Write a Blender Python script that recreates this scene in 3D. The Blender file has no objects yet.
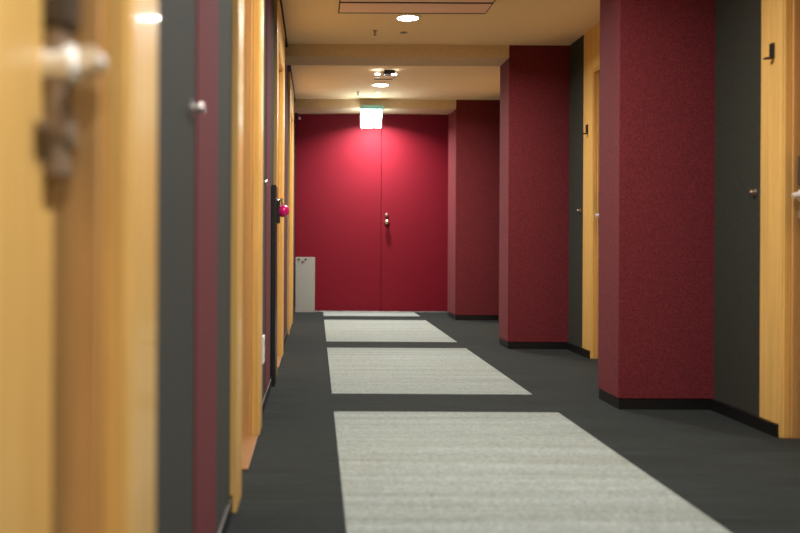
import bpy, bmesh, math, random
from mathutils import Vector, Matrix
random.seed(4)
S = bpy.context.scene
COL = S.collection

# ------------------------------------------------------------------ camera
cam_d = bpy.data.cameras.new('camera'); cam = bpy.data.objects.new('camera', cam_d); COL.objects.link(cam)
cam.location = (0, 0, .75); cam.rotation_euler = (math.pi/2, -.005, 0)
cam_d.lens = 36*910/800; cam_d.sensor_width = 36
cam_d.shift_x = 84/800; cam_d.shift_y = -22.5/800
cam_d.clip_start = .02
cam_d.dof.use_dof = True; cam_d.dof.focus_distance = 6.0; cam_d.dof.aperture_fstop = 2.1
S.camera = cam
# ------------------------------------------------------------------ world, exposure
w = bpy.data.worlds.new('world'); S.world = w; w.use_nodes = True
w.node_tree.nodes['Background'].inputs[0].default_value = (1, .9, .78, 1)
w.node_tree.nodes['Background'].inputs[1].default_value = .05
S.view_settings.view_transform = 'Standard'; S.view_settings.look = 'None'
S.view_settings.gamma = 1; S.view_settings.use_curve_mapping = False
S.view_settings.exposure = 0.0
LAMP_W = 42.0          # power of one downlight
SIGN_E = 30.0          # emission of the exit sign face
# ------------------------------------------------------------------ constants
CEIL = 2.19
XL, XLC = -.236, -.2175      # dark wall, wood casing (left)
XR = 1.822                   # right wall
XP = 1.385                   # pillar face towards the corridor
YE = 10.07                   # end wall
YB = -4.6                    # rear wall
JL = [1.08, 3.56, 6.04, 8.52]    # far jambs, left
JR = [3.56, 6.02, 8.48]
OPEN = .86; CAS = .17
BEAMS = [(-.80, -.47), (1.68, 2.01), (4.16, 4.46), (6.56, 6.88), (9.04, 9.38)]
BEAM_Z = 2.10
DOOR_Z = 1.905

# ------------------------------------------------------------------ materials
def mat(name, col, rough=.6, spec=.5, metal=0, emis=None, estr=0, sheen=0, coat=0):
    m = bpy.data.materials.new(name); m.use_nodes = True
    b = m.node_tree.nodes['Principled BSDF']
    b.inputs['Base Color'].default_value = (*col, 1); b.inputs['Roughness'].default_value = rough
    b.inputs['Specular IOR Level'].default_value = spec; b.inputs['Metallic'].default_value = metal
    if sheen: b.inputs['Sheen Weight'].default_value = sheen
    if coat: b.inputs['Coat Weight'].default_value = coat; b.inputs['Coat Roughness'].default_value = .07
    if emis:
        b.inputs['Emission Color'].default_value = (*emis, 1); b.inputs['Emission Strength'].default_value = estr
    return m
def N(m, t, **kw):
    n = m.node_tree.nodes.new(t)
    for k, v in kw.items(): setattr(n, k, v)
    return n
def L(m, a, b): m.node_tree.links.new(a, b)
def coords(m, scale):
    tc = N(m, 'ShaderNodeTexCoord'); mp = N(m, 'ShaderNodeMapping'); mp.inputs['Scale'].default_value = scale
    L(m, tc.outputs['Object'], mp.inputs['Vector']); return mp.outputs['Vector']
def noise(m, vec, scale=1, detail=3, rough=.5):
    n = N(m, 'ShaderNodeTexNoise'); n.inputs['Scale'].default_value = scale; n.inputs['Detail'].default_value = detail
    n.inputs['Roughness'].default_value = rough; L(m, vec, n.inputs['Vector']); return n.outputs['Fac']
def ramp(m, fac, stops):
    r = N(m, 'ShaderNodeValToRGB'); e = r.color_ramp.elements
    while len(e) < len(stops): e.new(.5)
    for el, (p, c) in zip(e, stops): el.position = p; el.color = (*c, 1)
    L(m, fac, r.inputs['Fac']); return r.outputs['Color']
def mixc(m, a, b, fac, mode='MIX'):
    x = N(m, 'ShaderNodeMix', data_type='RGBA', blend_type=mode)
    if isinstance(fac, float): x.inputs[0].default_value = fac
    else: L(m, fac, x.inputs[0])
    L(m, a, x.inputs[6]); L(m, b, x.inputs[7]); return x.outputs[2]
def bump(m, fac, strength, dist=.002):
    b = N(m, 'ShaderNodeBump'); b.inputs['Strength'].default_value = strength; b.inputs['Distance'].default_value = dist
    L(m, fac, b.inputs['Height']); L(m, b.outputs['Normal'], m.node_tree.nodes['Principled BSDF'].inputs['Normal'])
def base(m, c): L(m, c, m.node_tree.nodes['Principled BSDF'].inputs['Base Color'])
def k(c, f): return tuple(x*f for x in c)

def wood(name, c, rough=.42):
    m = mat(name, c, rough, .4, coat=.12)
    a = noise(m, coords(m, (60, 60, 1.6)), 1, 4, .6)
    f = noise(m, coords(m, (260, 260, 9)), 1, 2, .6)
    ca = ramp(m, a, [(.3, k(c, .84)), (.7, k(c, 1.1))])
    cb = ramp(m, f, [(.3, (.86, .84, .8)), (.7, (1, 1, 1))])
    base(m, mixc(m, ca, cb, 1.0, 'MULTIPLY')); return m
def fabric(name, c, var=.25, rough=.75, sc=500, spec=.3, sheen=0.0, bm=.35):
    m = mat(name, c, rough, spec, sheen=sheen)
    f = noise(m, coords(m, (1, 1, 1)), sc, 2, .7)
    g = noise(m, coords(m, (90, 90, 420)), 1, 2, .6)
    cf = ramp(m, f, [(.3, k(c, 1-var)), (.7, k(c, 1+var))])
    cg = ramp(m, g, [(.3, (.82, .82, .82)), (.7, (1.0, 1.0, 1.0))])
    base(m, mixc(m, cf, cg, 1.0, 'MULTIPLY')); bump(m, f, bm); return m
def carpet(name, c, lo, hi, tint=None, sheen=.2):
    m = mat(name, c, .95, .1, sheen=sheen)
    s = noise(m, coords(m, (2.2, 85, 1)), 1, 3, .65)
    b = noise(m, coords(m, (.5, 16, 1)), 1, 2, .5)
    f = noise(m, coords(m, (1, 1, 1)), 75, 3, .85)
    cs = ramp(m, s, [(.32, k(c, lo)), (.68, k(c, hi))])
    cb = ramp(m, b, [(.3, tint or (.86, .86, .86)), (.65, (1, 1, 1))])
    cf = ramp(m, f, [(.3, (.50, .50, .50)), (.68, (1.05, 1.05, 1.05))])
    base(m, mixc(m, mixc(m, cs, cb, 1.0, 'MULTIPLY'), cf, 1.0, 'MULTIPLY')); bump(m, f, .6, .004); return m

M = {}
M['wood'] = wood('honey_wood', (.75, .465, .145)); M['innerwood'] = wood('reddish_wood', (.60, .335, .12)); M['sillwood'] = wood('threshold_wood', (.30, .15, .055))
M['dark'] = fabric('charcoal_wallcovering', (.034, .036, .029), .5, .85, 240, .16, .02)
M['burg'] = fabric('burgundy_wallcovering', (.150, .021, .028), .5, .85, 240, .16, .015)
M['crimson'] = fabric('crimson_door', (.175, .003, .013), .16, .6, 200, .18, 0, .15)
M['endwall'] = fabric('crimson_wall', (.30, .010, .030), .1, .6, 300, .3)
M['carpet'] = carpet('dark_carpet', (.020, .0275, .027), .36, 1.62, None, .05)
M['pale'] = carpet('pale_carpet', (.345, .395, .375), .84, 1.08, (.80, .78, .74), .1)
M['black'] = mat('black_skirting', (.006, .006, .007), .35, .5)
M['blackm'] = mat('black_metal', (.012, .011, .011), .4, .5)
M['brownm'] = mat('bronze_metal', (.27, .20, .14), .45, .5, .4)
M['chrome'] = mat('brushed_steel', (.75, .72, .68), .2, .5, 1)
M['lever'] = mat('lever_steel', (.88, .88, .86), .34, .5, .45)
M['reader'] = mat('reader_plastic', (.05, .034, .024), .45)
M['steel'] = mat('satin_steel', (.55, .54, .52), .4, .5, 1)
M['white'] = mat('white_plastic', (.8, .8, .78), .4)
M['board'] = fabric('grey_board', (.36, .35, .31), .1, .7, 200)
M['mark'] = mat('dark_red_mark', (.08, .02, .02), .6)
M['magenta'] = mat('magenta_plastic', (.75, .006, .18), .22, .5, coat=.4)
M['teal'] = mat('teal_plastic', (.22, .60, .70), .35)
M['sign'] = mat('sign_light', (.9, 1, .98), .4, emis=(.84, 1, .97), estr=SIGN_E)
M['lamp'] = mat('lamp_light', (1, 1, 1), .4, emis=(1, .92, .80), estr=40)
M['lampw'] = mat('emergency_light', (1, 1, 1), .4, emis=(1, .93, .85), estr=14)
M['panel'] = mat('vent_paint', (.90, .62, .50), .6)
M['gap'] = mat('dark_gap', (.012, .008, .006), .9)
c = (.93, .73, .48)
m = mat('ceiling_paint', c, .9, .2)
f = noise(m, coords(m, (1, 1, 1)), 90, 4, .7)
base(m, ramp(m, f, [(.3, k(c, .88)), (.7, k(c, 1.06))])); bump(m, f, .5, .006); M['ceil'] = m
M['beam'] = fabric('beam_paint', (.66, .51, .34), .08, .9, 90, .2, 0, .3)

# ------------------------------------------------------------------ mesh helpers
class MB:
    def __init__(s): s.b = bmesh.new()
    def box(s, x0, x1, y0, y1, z0, z1, bev=0, seg=2):
        r = bmesh.ops.create_cube(s.b, size=1)
        v = r['verts']
        for p in v:
            p.co = Vector(((x0+x1)/2+p.co.x*abs(x1-x0), (y0+y1)/2+p.co.y*abs(y1-y0), (z0+z1)/2+p.co.z*abs(z1-z0)))
        if bev:
            e = list({e for p in v for e in p.link_edges})
            bmesh.ops.bevel(s.b, geom=e, offset=bev, segments=seg, affect='EDGES', profile=.5)
        return s
    def lathe(s, prof, loc, axis='Z', n=24):
        """profile of (radius, height) turned around an axis"""
        rot = {'Z': Matrix.Identity(3), 'X': Matrix.Rotation(math.pi/2, 3, 'Y'), 'Y': Matrix.Rotation(-math.pi/2, 3, 'X'),
               '-X': Matrix.Rotation(-math.pi/2, 3, 'Y'), '-Y': Matrix.Rotation(math.pi/2, 3, 'X'), '-Z': Matrix.Rotation(math.pi, 3, 'X')}[axis]
        rings = []
        for r, h in prof:
            if r < 1e-6: rings.append([s.b.verts.new(Vector(loc)+rot @ Vector((0, 0, h)))])
            else: rings.append([s.b.verts.new(Vector(loc)+rot @ Vector((r*math.cos(2*math.pi*i/n), r*math.sin(2*math.pi*i/n), h))) for i in range(n)])
        for a, b in zip(rings, rings[1:]):
            for i in range(n):
                j = (i+1) % n
                if len(a) == 1 and len(b) == 1: continue
                if len(a) == 1: s.b.faces.new((a[0], b[i], b[j]))
                elif len(b) == 1: s.b.faces.new((a[i], a[j], b[0]))
                else: s.b.faces.new((a[i], a[j], b[j], b[i]))
        return s
    def tube(s, pts, r, n=12):
        pts = [Vector(p) for p in pts]; rings = []
        for i, p in enumerate(pts):
            d = (pts[min(i+1, len(pts)-1)]-pts[max(i-1, 0)]).normalized()
            u = d.orthogonal().normalized() if i == 0 else (u - d*u.dot(d)).normalized()
            v = d.cross(u)
            rings.append([s.b.verts.new(p+(u*math.cos(2*math.pi*q/n)+v*math.sin(2*math.pi*q/n))*r) for q in range(n)])
        for a, b in zip(rings, rings[1:]):
            for q in range(n): s.b.faces.new((a[q], a[(q+1) % n], b[(q+1) % n], b[q]))
        s.b.faces.new(rings[0][::-1]); s.b.faces.new(rings[-1]); return s
    def build(s, name, m, parent=None, smooth=False, loc=None):
        bmesh.ops.recalc_face_normals(s.b, faces=s.b.faces[:])
        me = bpy.data.meshes.new(name)
        if loc is not None:
            for p in s.b.verts: p.co -= Vector(loc)
        s.b.to_mesh(me); s.b.free(); me.materials.append(M[m] if isinstance(m, str) else m)
        o = bpy.data.objects.new(name, me); COL.objects.link(o)
        if loc is not None: o.location = loc
        if parent is not None:
            o.parent = parent
            off = Vector(); q = parent
            while q is not None: off += q.location; q = q.parent
            o.location = (Vector(loc) if loc is not None else Vector()) - off
        if smooth:
            for p in me.polygons: p.use_smooth = True
            try: me.set_sharp_from_angle(angle=math.radians(40))
            except Exception: pass
        return o
def tag(o, label=None, cat=None, group=None, kind=None):
    if label: o['label'] = label
    if cat: o['category'] = cat
    if group: o['group'] = group
    if kind: o['kind'] = kind
    return o
def empty(name, loc, **kw):
    o = bpy.data.objects.new(name, None); COL.objects.link(o); o.location = loc; o.empty_display_size = .05
    return tag(o, **kw)
def copy_tree(o, parent=None):
    ch = [x for x in o.children]
    c = o.copy(); COL.objects.link(c); c.parent = parent
    for x in ch: copy_tree(x, c)
    return c
ST = 'structure'

# ------------------------------------------------------------------ the setting
tag(MB().box(XL-.6, XR+.6, YB-.2, YE+.5, -.12, 0).build('floor', 'carpet'), 'dark grey streaked carpet floor of the corridor', 'floor', kind=ST)
tag(MB().box(XL-.6, XR+.6, YB-.2, YE+.5, CEIL, CEIL+.12).build('ceiling', 'ceil'), 'beige textured corridor ceiling', 'ceiling', kind=ST)
# side walls with door openings
def side_wall(name, face, back, jambs, label):
    mb = MB(); y = YB
    for j in jambs:
        a, b = j-OPEN, j
        mb.box(face, back, y, a, 0, CEIL); mb.box(face, back, a, b, DOOR_Z, CEIL); y = b
    mb.box(face, back, y, YE+.3, 0, CEIL)
    return tag(mb.build(name, 'dark'), label, 'wall', kind=ST)
side_wall('wall_left', XL, XL-.25, JL, 'charcoal fabric wall running close along the corridor side')
side_wall('wall_right', XR, XR+.25, JR, 'charcoal fabric wall set back behind the burgundy pillars')
tag(MB().box(XL-.25, XR+.25, YE+.06, YE+.3, 0, CEIL).build('wall_end', 'endwall'), 'crimson wall around the double doors at the corridor end', 'wall', kind=ST)
tag(MB().box(XL-.25, XR+.25, YB-.2, YB, 0, CEIL).build('wall_back', 'wood'), 'wood clad wall closing the corridor', 'wall', kind=ST)
# red strips on the left wall
for i, (a, b, n) in enumerate([(1.775, 2.148, 'tall burgundy wall strip between the two closest wood doors'),
                               (4.25, 4.62, 'burgundy wall strip before the black upright panel'),
                               (6.74, 7.10, 'burgundy wall strip beyond the magenta ball'),
                               (9.18, 9.5, 'burgundy wall strip next to the grey board')]):
    tag(MB().box(XL-.01, XL+.003, a, b, .052, CEIL).build('wall_panel', 'burg'), n, 'wall panel', kind=ST)
# beams
for i, (a, b) in enumerate(BEAMS):
    n = ['ceiling beam behind the viewpoint', 'ceiling beam overhead', 'ceiling beam over the wide burgundy pillar',
         'beige ceiling beam spanning the corridor behind the ceiling vent', 'beige ceiling beam carrying the lit exit sign'][i]
    tag(MB().box(XL, XP+.002 if i else XR, a, b, BEAM_Z, CEIL+.02, .004).build('beam', 'beam'), n, 'beam', kind=ST)
# pillars on the right wall
for i, (a, b) in enumerate(BEAMS):
    if i == 0: continue
    if i == 4: b = 9.56
    n = ['', 'burgundy pillar out of the picture beside the viewpoint', 'widest burgundy pillar, next to the closest wood door',
         'burgundy pillar in the middle of the row, before the second wood door', 'smallest burgundy pillar beside the crimson double doors'][i]
    r = empty('pillar', (XP, a, 0), label=n, cat='pillar', kind=ST)
    MB().box(XP, XR+.02, a, b, .05, CEIL+.01, .003).build('shaft', 'burg', r)
    MB().box(XP+.004, XR+.02, a+.004, b-.004, 0, .052).build('baseboard', 'black', r)
# baseboards along the walls
def boards(name, x0, x1, segs, label):
    mb = MB()
    for a, b in segs: mb.box(x0, x1, a, b, 0, .052, .003)
    tag(mb.build(name, 'black'), label, 'baseboard', kind=ST)
boards('baseboard_left', XL-.01, XL+.008, [(YB, .05)]+[(JL[i]+.205, JL[i+1]-OPEN-CAS) for i in range(3)]+[(JL[3]+.205, YE+.06)], 'black skirting board along the near charcoal wall')
boards('baseboard_right', XR-.016, XR+.01, [(YB, 1.68), (2.01, JR[0]-OPEN), (JR[0]+.012, 4.16), (4.46, JR[1]-OPEN), (JR[1]+.012, 6.56), (6.88, JR[2]-OPEN), (JR[2]+.012, 9.04)], 'black skirting board behind the burgundy pillars')
# dark shadow-gap strip where the left wall meets the ceiling
mb = MB(); y = YB
for a, b in BEAMS: mb.box(XL-.01, XL+.026, y, a, CEIL-.022, CEIL+.01); y = b
mb.box(XL-.01, XL+.026, y, YE+.06, CEIL-.022, CEIL+.01)
tag(mb.build('trim_1', 'gap'), 'dark shadow strip where the charcoal wall meets the ceiling', 'trim', kind=ST)

# ------------------------------------------------------------------ side doors
def handle_set(root, leaf, s, xf, yj, t=-1):
    """s=+1: leaf faces +x (left wall), s=-1: faces -x"""
    y = yj+t*.056
    def bx(d0, d1, y0, y1, z0, z1, bev): 
        a, b = sorted((xf+s*d0, xf+s*d1)); return MB().box(a, b, y0, y1, z0, z1, bev)
    tag(bx(0, .032, y-.022, y+.022, .985, 1.10, .006).build('card_reader', 'reader', leaf), 'black card reader')
    tag(bx(0, .024, y-.020, y+.020, .82, .985, .006).build('lock_plate', 'brownm', leaf), 'bronze lock plate')
    ax = 'X' if s > 0 else '-X'
    MB().lathe([(0, 0), (.024, .0), (.024, .024), (.018, .030), (0, .031)], (xf+s*.0, y, .872), ax, 20).build('lock_cylinder', 'brownm', leaf, True)
    h = MB(); h.lathe([(0, 0), (.024, .0), (.024, .030), (.02, .034), (0, .035)], (xf, y, .945), ax, 20)
    h.tube([(xf+s*.02, y, .945), (xf+s*.044, y, .945), (xf+s*.054, y+t*.004, .945), (xf+s*.058, y+t*.016, .945), (xf+s*.058, y+t*(.055 if s > 0 else .11), .945)], .0115)
    tag(h.build('handle', 'lever', leaf, True), 'shiny steel lever handle')

def side_door(n, s, face, recess, yj, label, cas_far, prot, backdepth, sill=False):
    """door with wood casing; s as above, face = casing plane, recess = depth of the leaf behind it"""
    yn = yj-OPEN
    r = empty('door_%d' % n, (face, (yj+yn)/2, 0), label=label, cat='door', kind=ST)
    X = lambda d: face-s*d                 # d = depth behind the casing plane
    def add(mb, d0, d1, y0, y1, z0, z1, bev=.003):
        a, b = sorted((X(d0), X(d1))); mb.box(a, b, y0, y1, z0, z1, bev)
    th = prot
    f = MB()
    add(f, 0, th+.004, yj-.006, yj+cas_far, 0 if s > 0 else .0, CEIL-.0005)
    add(f, 0, th+.004, yn-CAS, yn+.006, 0, CEIL-.0005)
    add(f, 0, th+.004, yn+.007, yj-.007, DOOR_Z, CEIL-.0005)
    f.build('casing', 'wood', r)
    for nm, mw, d0, d1, t in (('jamb', 'wood', .004, .034, .012), ('inner_lining', 'innerwood', .034, recess+.04, .018)):   # stepped lining
        j = MB()
        add(j, d0, d1, yj-t, yj+.004, 0, DOOR_Z, .004); add(j, d0, d1, yn-.004, yn+t, 0, DOOR_Z, .004)
        add(j, d0, d1, yn+t, yj-t, DOOR_Z-t, DOOR_Z+.004, .004)
        j.build(nm, mw, r)
    l = MB(); add(l, recess, recess+.045, yn+.040, yj-.048, .006, DOOR_Z-.022, .003)
    leaf = l.build('leaf', 'wood', r)
    g = MB(); add(g, recess+.012, recess+.05, yn+.012, yj-.012, .0, DOOR_Z-.012, 0); g.build('shadow_gap', 'gap', r)
    if sill:
        q = MB(); add(q, .004, recess, yj-.55, yj-.02, 0, .006, .002); q.build('threshold', 'sillwood', r)
    if s > 0 and n > 2: handle_set(r, leaf, s, X(recess), yn+.018, 1)
    else: handle_set(r, leaf, s, X(recess), yj-.018)
    return r
LL = ['closest wood door, blurred, its handle out of focus', 'second wood door from the viewpoint, facing the widest burgundy pillar',
      'third wood door along the near wall, behind the magenta ball', 'wood door next to the grey board at the corridor end']
for i, yj in enumerate(JL):
    side_door(2+i, 1, XLC, .080, yj, LL[i], .165, XLC-XL, .25, True)
LR = ['wood door with lever handle beside the widest burgundy pillar', 'wood door between the widest and the middle burgundy pillars',
      'wood door hidden behind the middle burgundy pillar']
for i, yj in enumerate(JR):
    side_door(6+i, -1, XR-.002, .065, yj, LR[i], .17 if i == 0 else .19, .0, .25)

# ------------------------------------------------------------------ crimson double door
XC = .72; XD0, XD1 = XL+.004, XC*2-XL-.004
d1 = empty('door_1', (XC, YE, 0), label='crimson double doors closing the corridor end', cat='door', kind=ST)
lfs = []
for a, b in ((XD0, XC-.002), (XC+.002, XR-.01)):
    lf = MB().box(a, b, YE, YE+.05, .012, CEIL-.001, .002).build('leaf', 'crimson', d1); lfs.append(lf)
MB().box(XC-.006, XC+.006, YE+.03, YE+.058, .012, CEIL-.001).build('shadow_gap', 'gap', d1)
tag(MB().box(XD0, XR-.01, YE-.004, YE+.05, 0, .009, .002).build('threshold', 'steel', d1), 'thin bright metal threshold')
kx = .72+.06
tag(MB().lathe([(0, 0), (.022, 0), (.022, .006), (.012, .012), (.012, .022), (.02, .026), (.021, .034), (.015, .042), (0, .044)], (kx, YE, 1.072), '-Y', 24).build('lock_cylinder', 'chrome', lfs[1], True), 'steel thumb turn')
tag(MB().lathe([(0, 0), (.028, 0), (.028, .006), (.013, .012), (.013, .03), (.024, .036), (.029, .05), (.024, .064), (.01, .07), (0, .071)], (kx, YE, 1.0), '-Y', 24).build('knob', 'chrome', lfs[1], True), 'round steel door knob')

# ------------------------------------------------------------------ pale carpets
for a, b, n in ((1.95, 4.06, 'largest pale grey carpet, closest to the viewpoint'), (4.55, 6.56, 'second pale grey carpet, between the widest and middle pillars'),
                (6.98, 8.97, 'third pale grey carpet, in line with the middle burgundy pillar'), (9.47, 10.0, 'short pale carpet strip in front of the crimson doors')):
    tag(MB().box(.083, 1.086, a, b, 0, .004, .001).build('carpet', 'pale'), n, 'carpet', 'pale carpets laid in a row down the corridor')

# ------------------------------------------------------------------ ceiling fittings
def downlight(y, label, x=.575, power=LAMP_W, spread=165):
    r = empty('ceiling_light', (x, y, CEIL), label=label, cat='ceiling light', group='round ceiling downlights')
    MB().lathe([(.074, 0), (.080, -.002), (.080, -.007), (.068, -.010), (.066, -.004), (.066, 0)], (x, y, CEIL), 'Z', 32).build('rim', 'white', r, True)
    MB().lathe([(.066, -.004), (.05, -.010), (.025, -.014), (0, -.015)], (x, y, CEIL), 'Z', 32).build('diffuser', 'lamp', r, True)
    ld = bpy.data.lights.new('downlight_lamp', 'AREA'); ld.shape = 'DISK'; ld.size = .13; ld.energy = power; ld.color = (1, .975, .93)
    ld.spread = math.radians(spread)
    lo = bpy.data.objects.new('lamp', ld); COL.objects.link(lo); lo.parent = r; lo.location = (0, 0, -.02)
for y, n in ((5.76, 'round downlight just behind the ceiling vent'), (8.19, 'round downlight below the twin emergency lamp, before the exit sign'),
             (3.30, 'round downlight overhead before the ceiling vent'), (.87, 'round downlight above the viewpoint'), (-1.6, 'round downlight behind the viewpoint'),
             (-3.6, 'round downlight furthest behind the viewpoint')):
    downlight(y, n)
downlight(9.70, 'round downlight hidden behind the beam of the exit sign', .63, 44, 150)
# air vent (cassette) in the ceiling
v = empty('ceiling_vent', (.588, 5.2, CEIL), label='wide flat ceiling air vent with dark slots', cat='vent')
MB().box(.10, 1.08, 4.72, 5.69, CEIL-.004, CEIL+.01, .002).build('frame', 'ceil', v)
tag(MB().box(.13, 1.046, 4.75, 5.655, CEIL-.006, CEIL+.01, .0).build('slot', 'gap', v), 'dark air slot')
MB().box(.137, 1.039, 5.412, 5.628, CEIL-.0078, CEIL-.0, .001).build('flap', 'panel', v)
MB().box(.137, 1.039, 4.765, 4.990, CEIL-.0078, CEIL-.0, .001).build('flap', 'panel', v)
MB().box(.137, 1.039, 5.02, 5.376, CEIL-.0078, CEIL-.0, .001).build('cover', 'panel', v)
# sprinklers and small discs
def sprinkler(x, y, label):
    r = empty('sprinkler', (x, y, CEIL), label=label, cat='sprinkler', group='ceiling sprinklers')
    tag(MB().lathe([(.016, 0), (.016, -.003), (.006, -.004), (.005, -.020), (0, -.020)], (x, y, CEIL), 'Z', 16).build('body', 'brownm', r, True))
    MB().lathe([(0, -.030), (.010, -.030), (.010, -.032), (0, -.032)], (x, y, CEIL), 'Z', 16).build('deflector', 'blackm', r, True)
    q = MB()
    for s in (-1, 1): q.tube([(x+s*.005, y, CEIL-.019), (x+s*.008, y, CEIL-.025), (x+s*.003, y, CEIL-.031)], .0018, 6)
    q.build('yoke', 'blackm', r)
def disc(x, y, label):
    tag(MB().lathe([(.026, 0), (.026, -.003), (.018, -.006), (0, -.007)], (x, y, CEIL), 'Z', 20).build('ceiling_sensor', 'brownm', None, True), label, 'sensor', 'small round ceiling sensors')
sprinkler(.39, 6.13, 'small sprinkler head behind the downlight next to the ceiling vent')
sprinkler(.39, 8.60, 'small sprinkler head on the ceiling close to the exit sign')
disc(.587, 6.18, 'small dark disc on the ceiling behind the closer downlight')
disc(.582, 8.60, 'small dark disc on the ceiling above the exit sign')
# emergency twin lamp
e = empty('emergency_light', (.545, 7.56, CEIL), label='dark twin headed emergency lamp on the ceiling', cat='lamp')
MB().box(.53-.045+.07, .53+.045+.07, 7.50, 7.60, CEIL-.035, CEIL, .006).build('housing', 'blackm', e)
for s in (-1, 1):
    x = .575+s*.062-.012*(s < 0)*1
    h = MB().lathe([(0, .03), (.016, .03), (.022, .0), (.026, -.002)], (x, 7.53, CEIL-.03), 'Y' if False else '-Z', 16)
    h = h.build('head', 'steel', e, True)
    MB().lathe([(.0, -.012), (.016, -.009), (.024, 0), (0, .001)], (x, 7.515, CEIL-.034), 'Z', 16).build('bulb', 'lampw', h, True)
q = MB().box(.50, .66, 7.925, 7.94, CEIL-.004, CEIL+.002, .001)
tag(q.build('ceiling_slot', 'gap'), 'thin dark slot on the ceiling between emergency lamp and downlight', 'slot')
# exit sign
sg = empty('exit_sign', (.545, 9.01, BEAM_Z), label='glowing white exit sign with teal top hanging from the beam', cat='sign')
tag(MB().box(.436, .663, 8.97, 9.042, BEAM_Z-.020, BEAM_Z+.022, .004).build('housing', 'teal', sg), 'teal housing')
tag(MB().box(.438, .640, 8.985, 9.03, BEAM_Z-.193, BEAM_Z-.018, .003).build('light_panel', 'sign', sg), 'glowing white panel')
tag(MB().box(.640, .648, 8.99, 9.026, BEAM_Z-.09, BEAM_Z-.018, .001).build('edge', 'teal', sg))
# black number brackets on the casings
def bracket(xw, y, z, label):
    r = empty('sign_bracket', (xw, y, z), label=label, cat='sign', group='black sign brackets on door casings')
    MB().box(xw-.010, xw+.001, y-.014, y+.014, z-.030, z+.030, .002).build('back_plate', 'blackm', r)
    MB().box(xw-.035, xw-.008, y-.012, y+.012, z-.034, z-.027, .002).build('foot', 'blackm', r)
bracket(XR-.002, 3.63, 1.53, 'black L shaped bracket high on the wood casing closest on the pillar side')
bracket(XR-.002, 6.11, 1.53, 'black L shaped bracket on the casing between the widest and middle pillars')
# small round wall knobs on the charcoal wall beside each casing
def wknob(x, y, z, ax, label):
    r = empty('wall_knob', (x, y, z), label=label, cat='knob', group='small steel knobs on the charcoal walls')
    MB().lathe([(0, 0), (.014, 0), (.014, .003), (.005, .005), (.005, .012)], (x, y, z), ax, 16).build('stem', 'steel', r, True)
    MB().lathe([(0, .010), (.008, .011), (.011, .014), (.011, .020), (.008, .024), (0, .025)], (x, y, z), ax, 16).build('tip', 'chrome', r, True)
wknob(XL, 1.71, 1.005, 'X', 'blurred steel knob on the charcoal wall next to the closest door')
wknob(XL, 3.96, 1.02, 'X', 'tiny steel knob on the wall just before the black upright panel')
wknob(XR, 3.775, .975, '-X', 'small steel knob on charcoal wall between widest pillar and its closest door')
wknob(XR, 6.27, .99, '-X', 'small steel knob on charcoal wall beside the middle burgundy pillar')
# power outlet low on the wall
o = empty('power_outlet', (XL, 4.0, .287), label='white outlet plate low on the wall beyond the second wood door', cat='outlet')
MB().box(XL, XL+.011, 3.955, 4.045, .227, .346, .002).build('plate', 'white', o)
for z in (.26, .312): MB().box(XL+.009, XL+.012, 3.985, 4.015, z-.012, z+.012, .001).build('socket', 'steel', o)

# ------------------------------------------------------------------ black upright panel with the magenta ball
b = empty('upright_panel', (XL+.012, 4.89, 0), label='narrow black upright panel with a magenta ball against the wall', cat='panel')
MB().box(XL+.001, XL+.024, 4.78, 5.00, 0, 1.06, .003).build('board', 'blackm', b)
MB().box(XL+.022, XL+.042, 4.875, 4.915, .86, .99, .004).build('bracket', 'blackm', b)
tag(MB().lathe([(.0, 0), (.012, .0), (.012, .004), (.0, .012)], (XL+.05, 4.88, .985), 'Z', 16).tube([(XL+.022, 4.88, .985), (XL+.05, 4.88, .985), (XL+.055, 4.89, .958)], .006).build('fitting', 'chrome', b, True), 'shiny steel fitting')
prof = [(0, -.034)]+[(.034*math.cos(t), .034*math.sin(t)) for t in [math.radians(a) for a in range(-75, 76, 15)]]+[(0, .034)]
tag(MB().lathe(prof, (XL+.058, 4.90, .927), 'Z', 24).build('ball', 'magenta', b, True), 'magenta ball')
# ------------------------------------------------------------------ grey board leaning at the end
g = empty('grey_board', (-.12, 9.985, 0), label='pale grey board standing against the crimson double doors', cat='board')
MB().box(XL+.012, -.011, 9.97, 10.0, 0, .605, .003).build('board', 'board', g)
for x, z in ((-.187, 0.581), (-.112, 0.581), (-.146, 0.553)):
    tag(MB().lathe([(0, 0), (.012, 0), (.012, .004), (0, .005)], (x, 9.97, z), '-Y', 14).build('mark', 'mark', g, True), 'dark red mark')
# tiny white sensor above the door
tag(MB().box(-.2, -.175, YE-.02, YE, CEIL-.065, CEIL-.035, .004).build('door_sensor', 'white'), 'tiny white sensor at the top corner of the crimson doors', 'sensor')
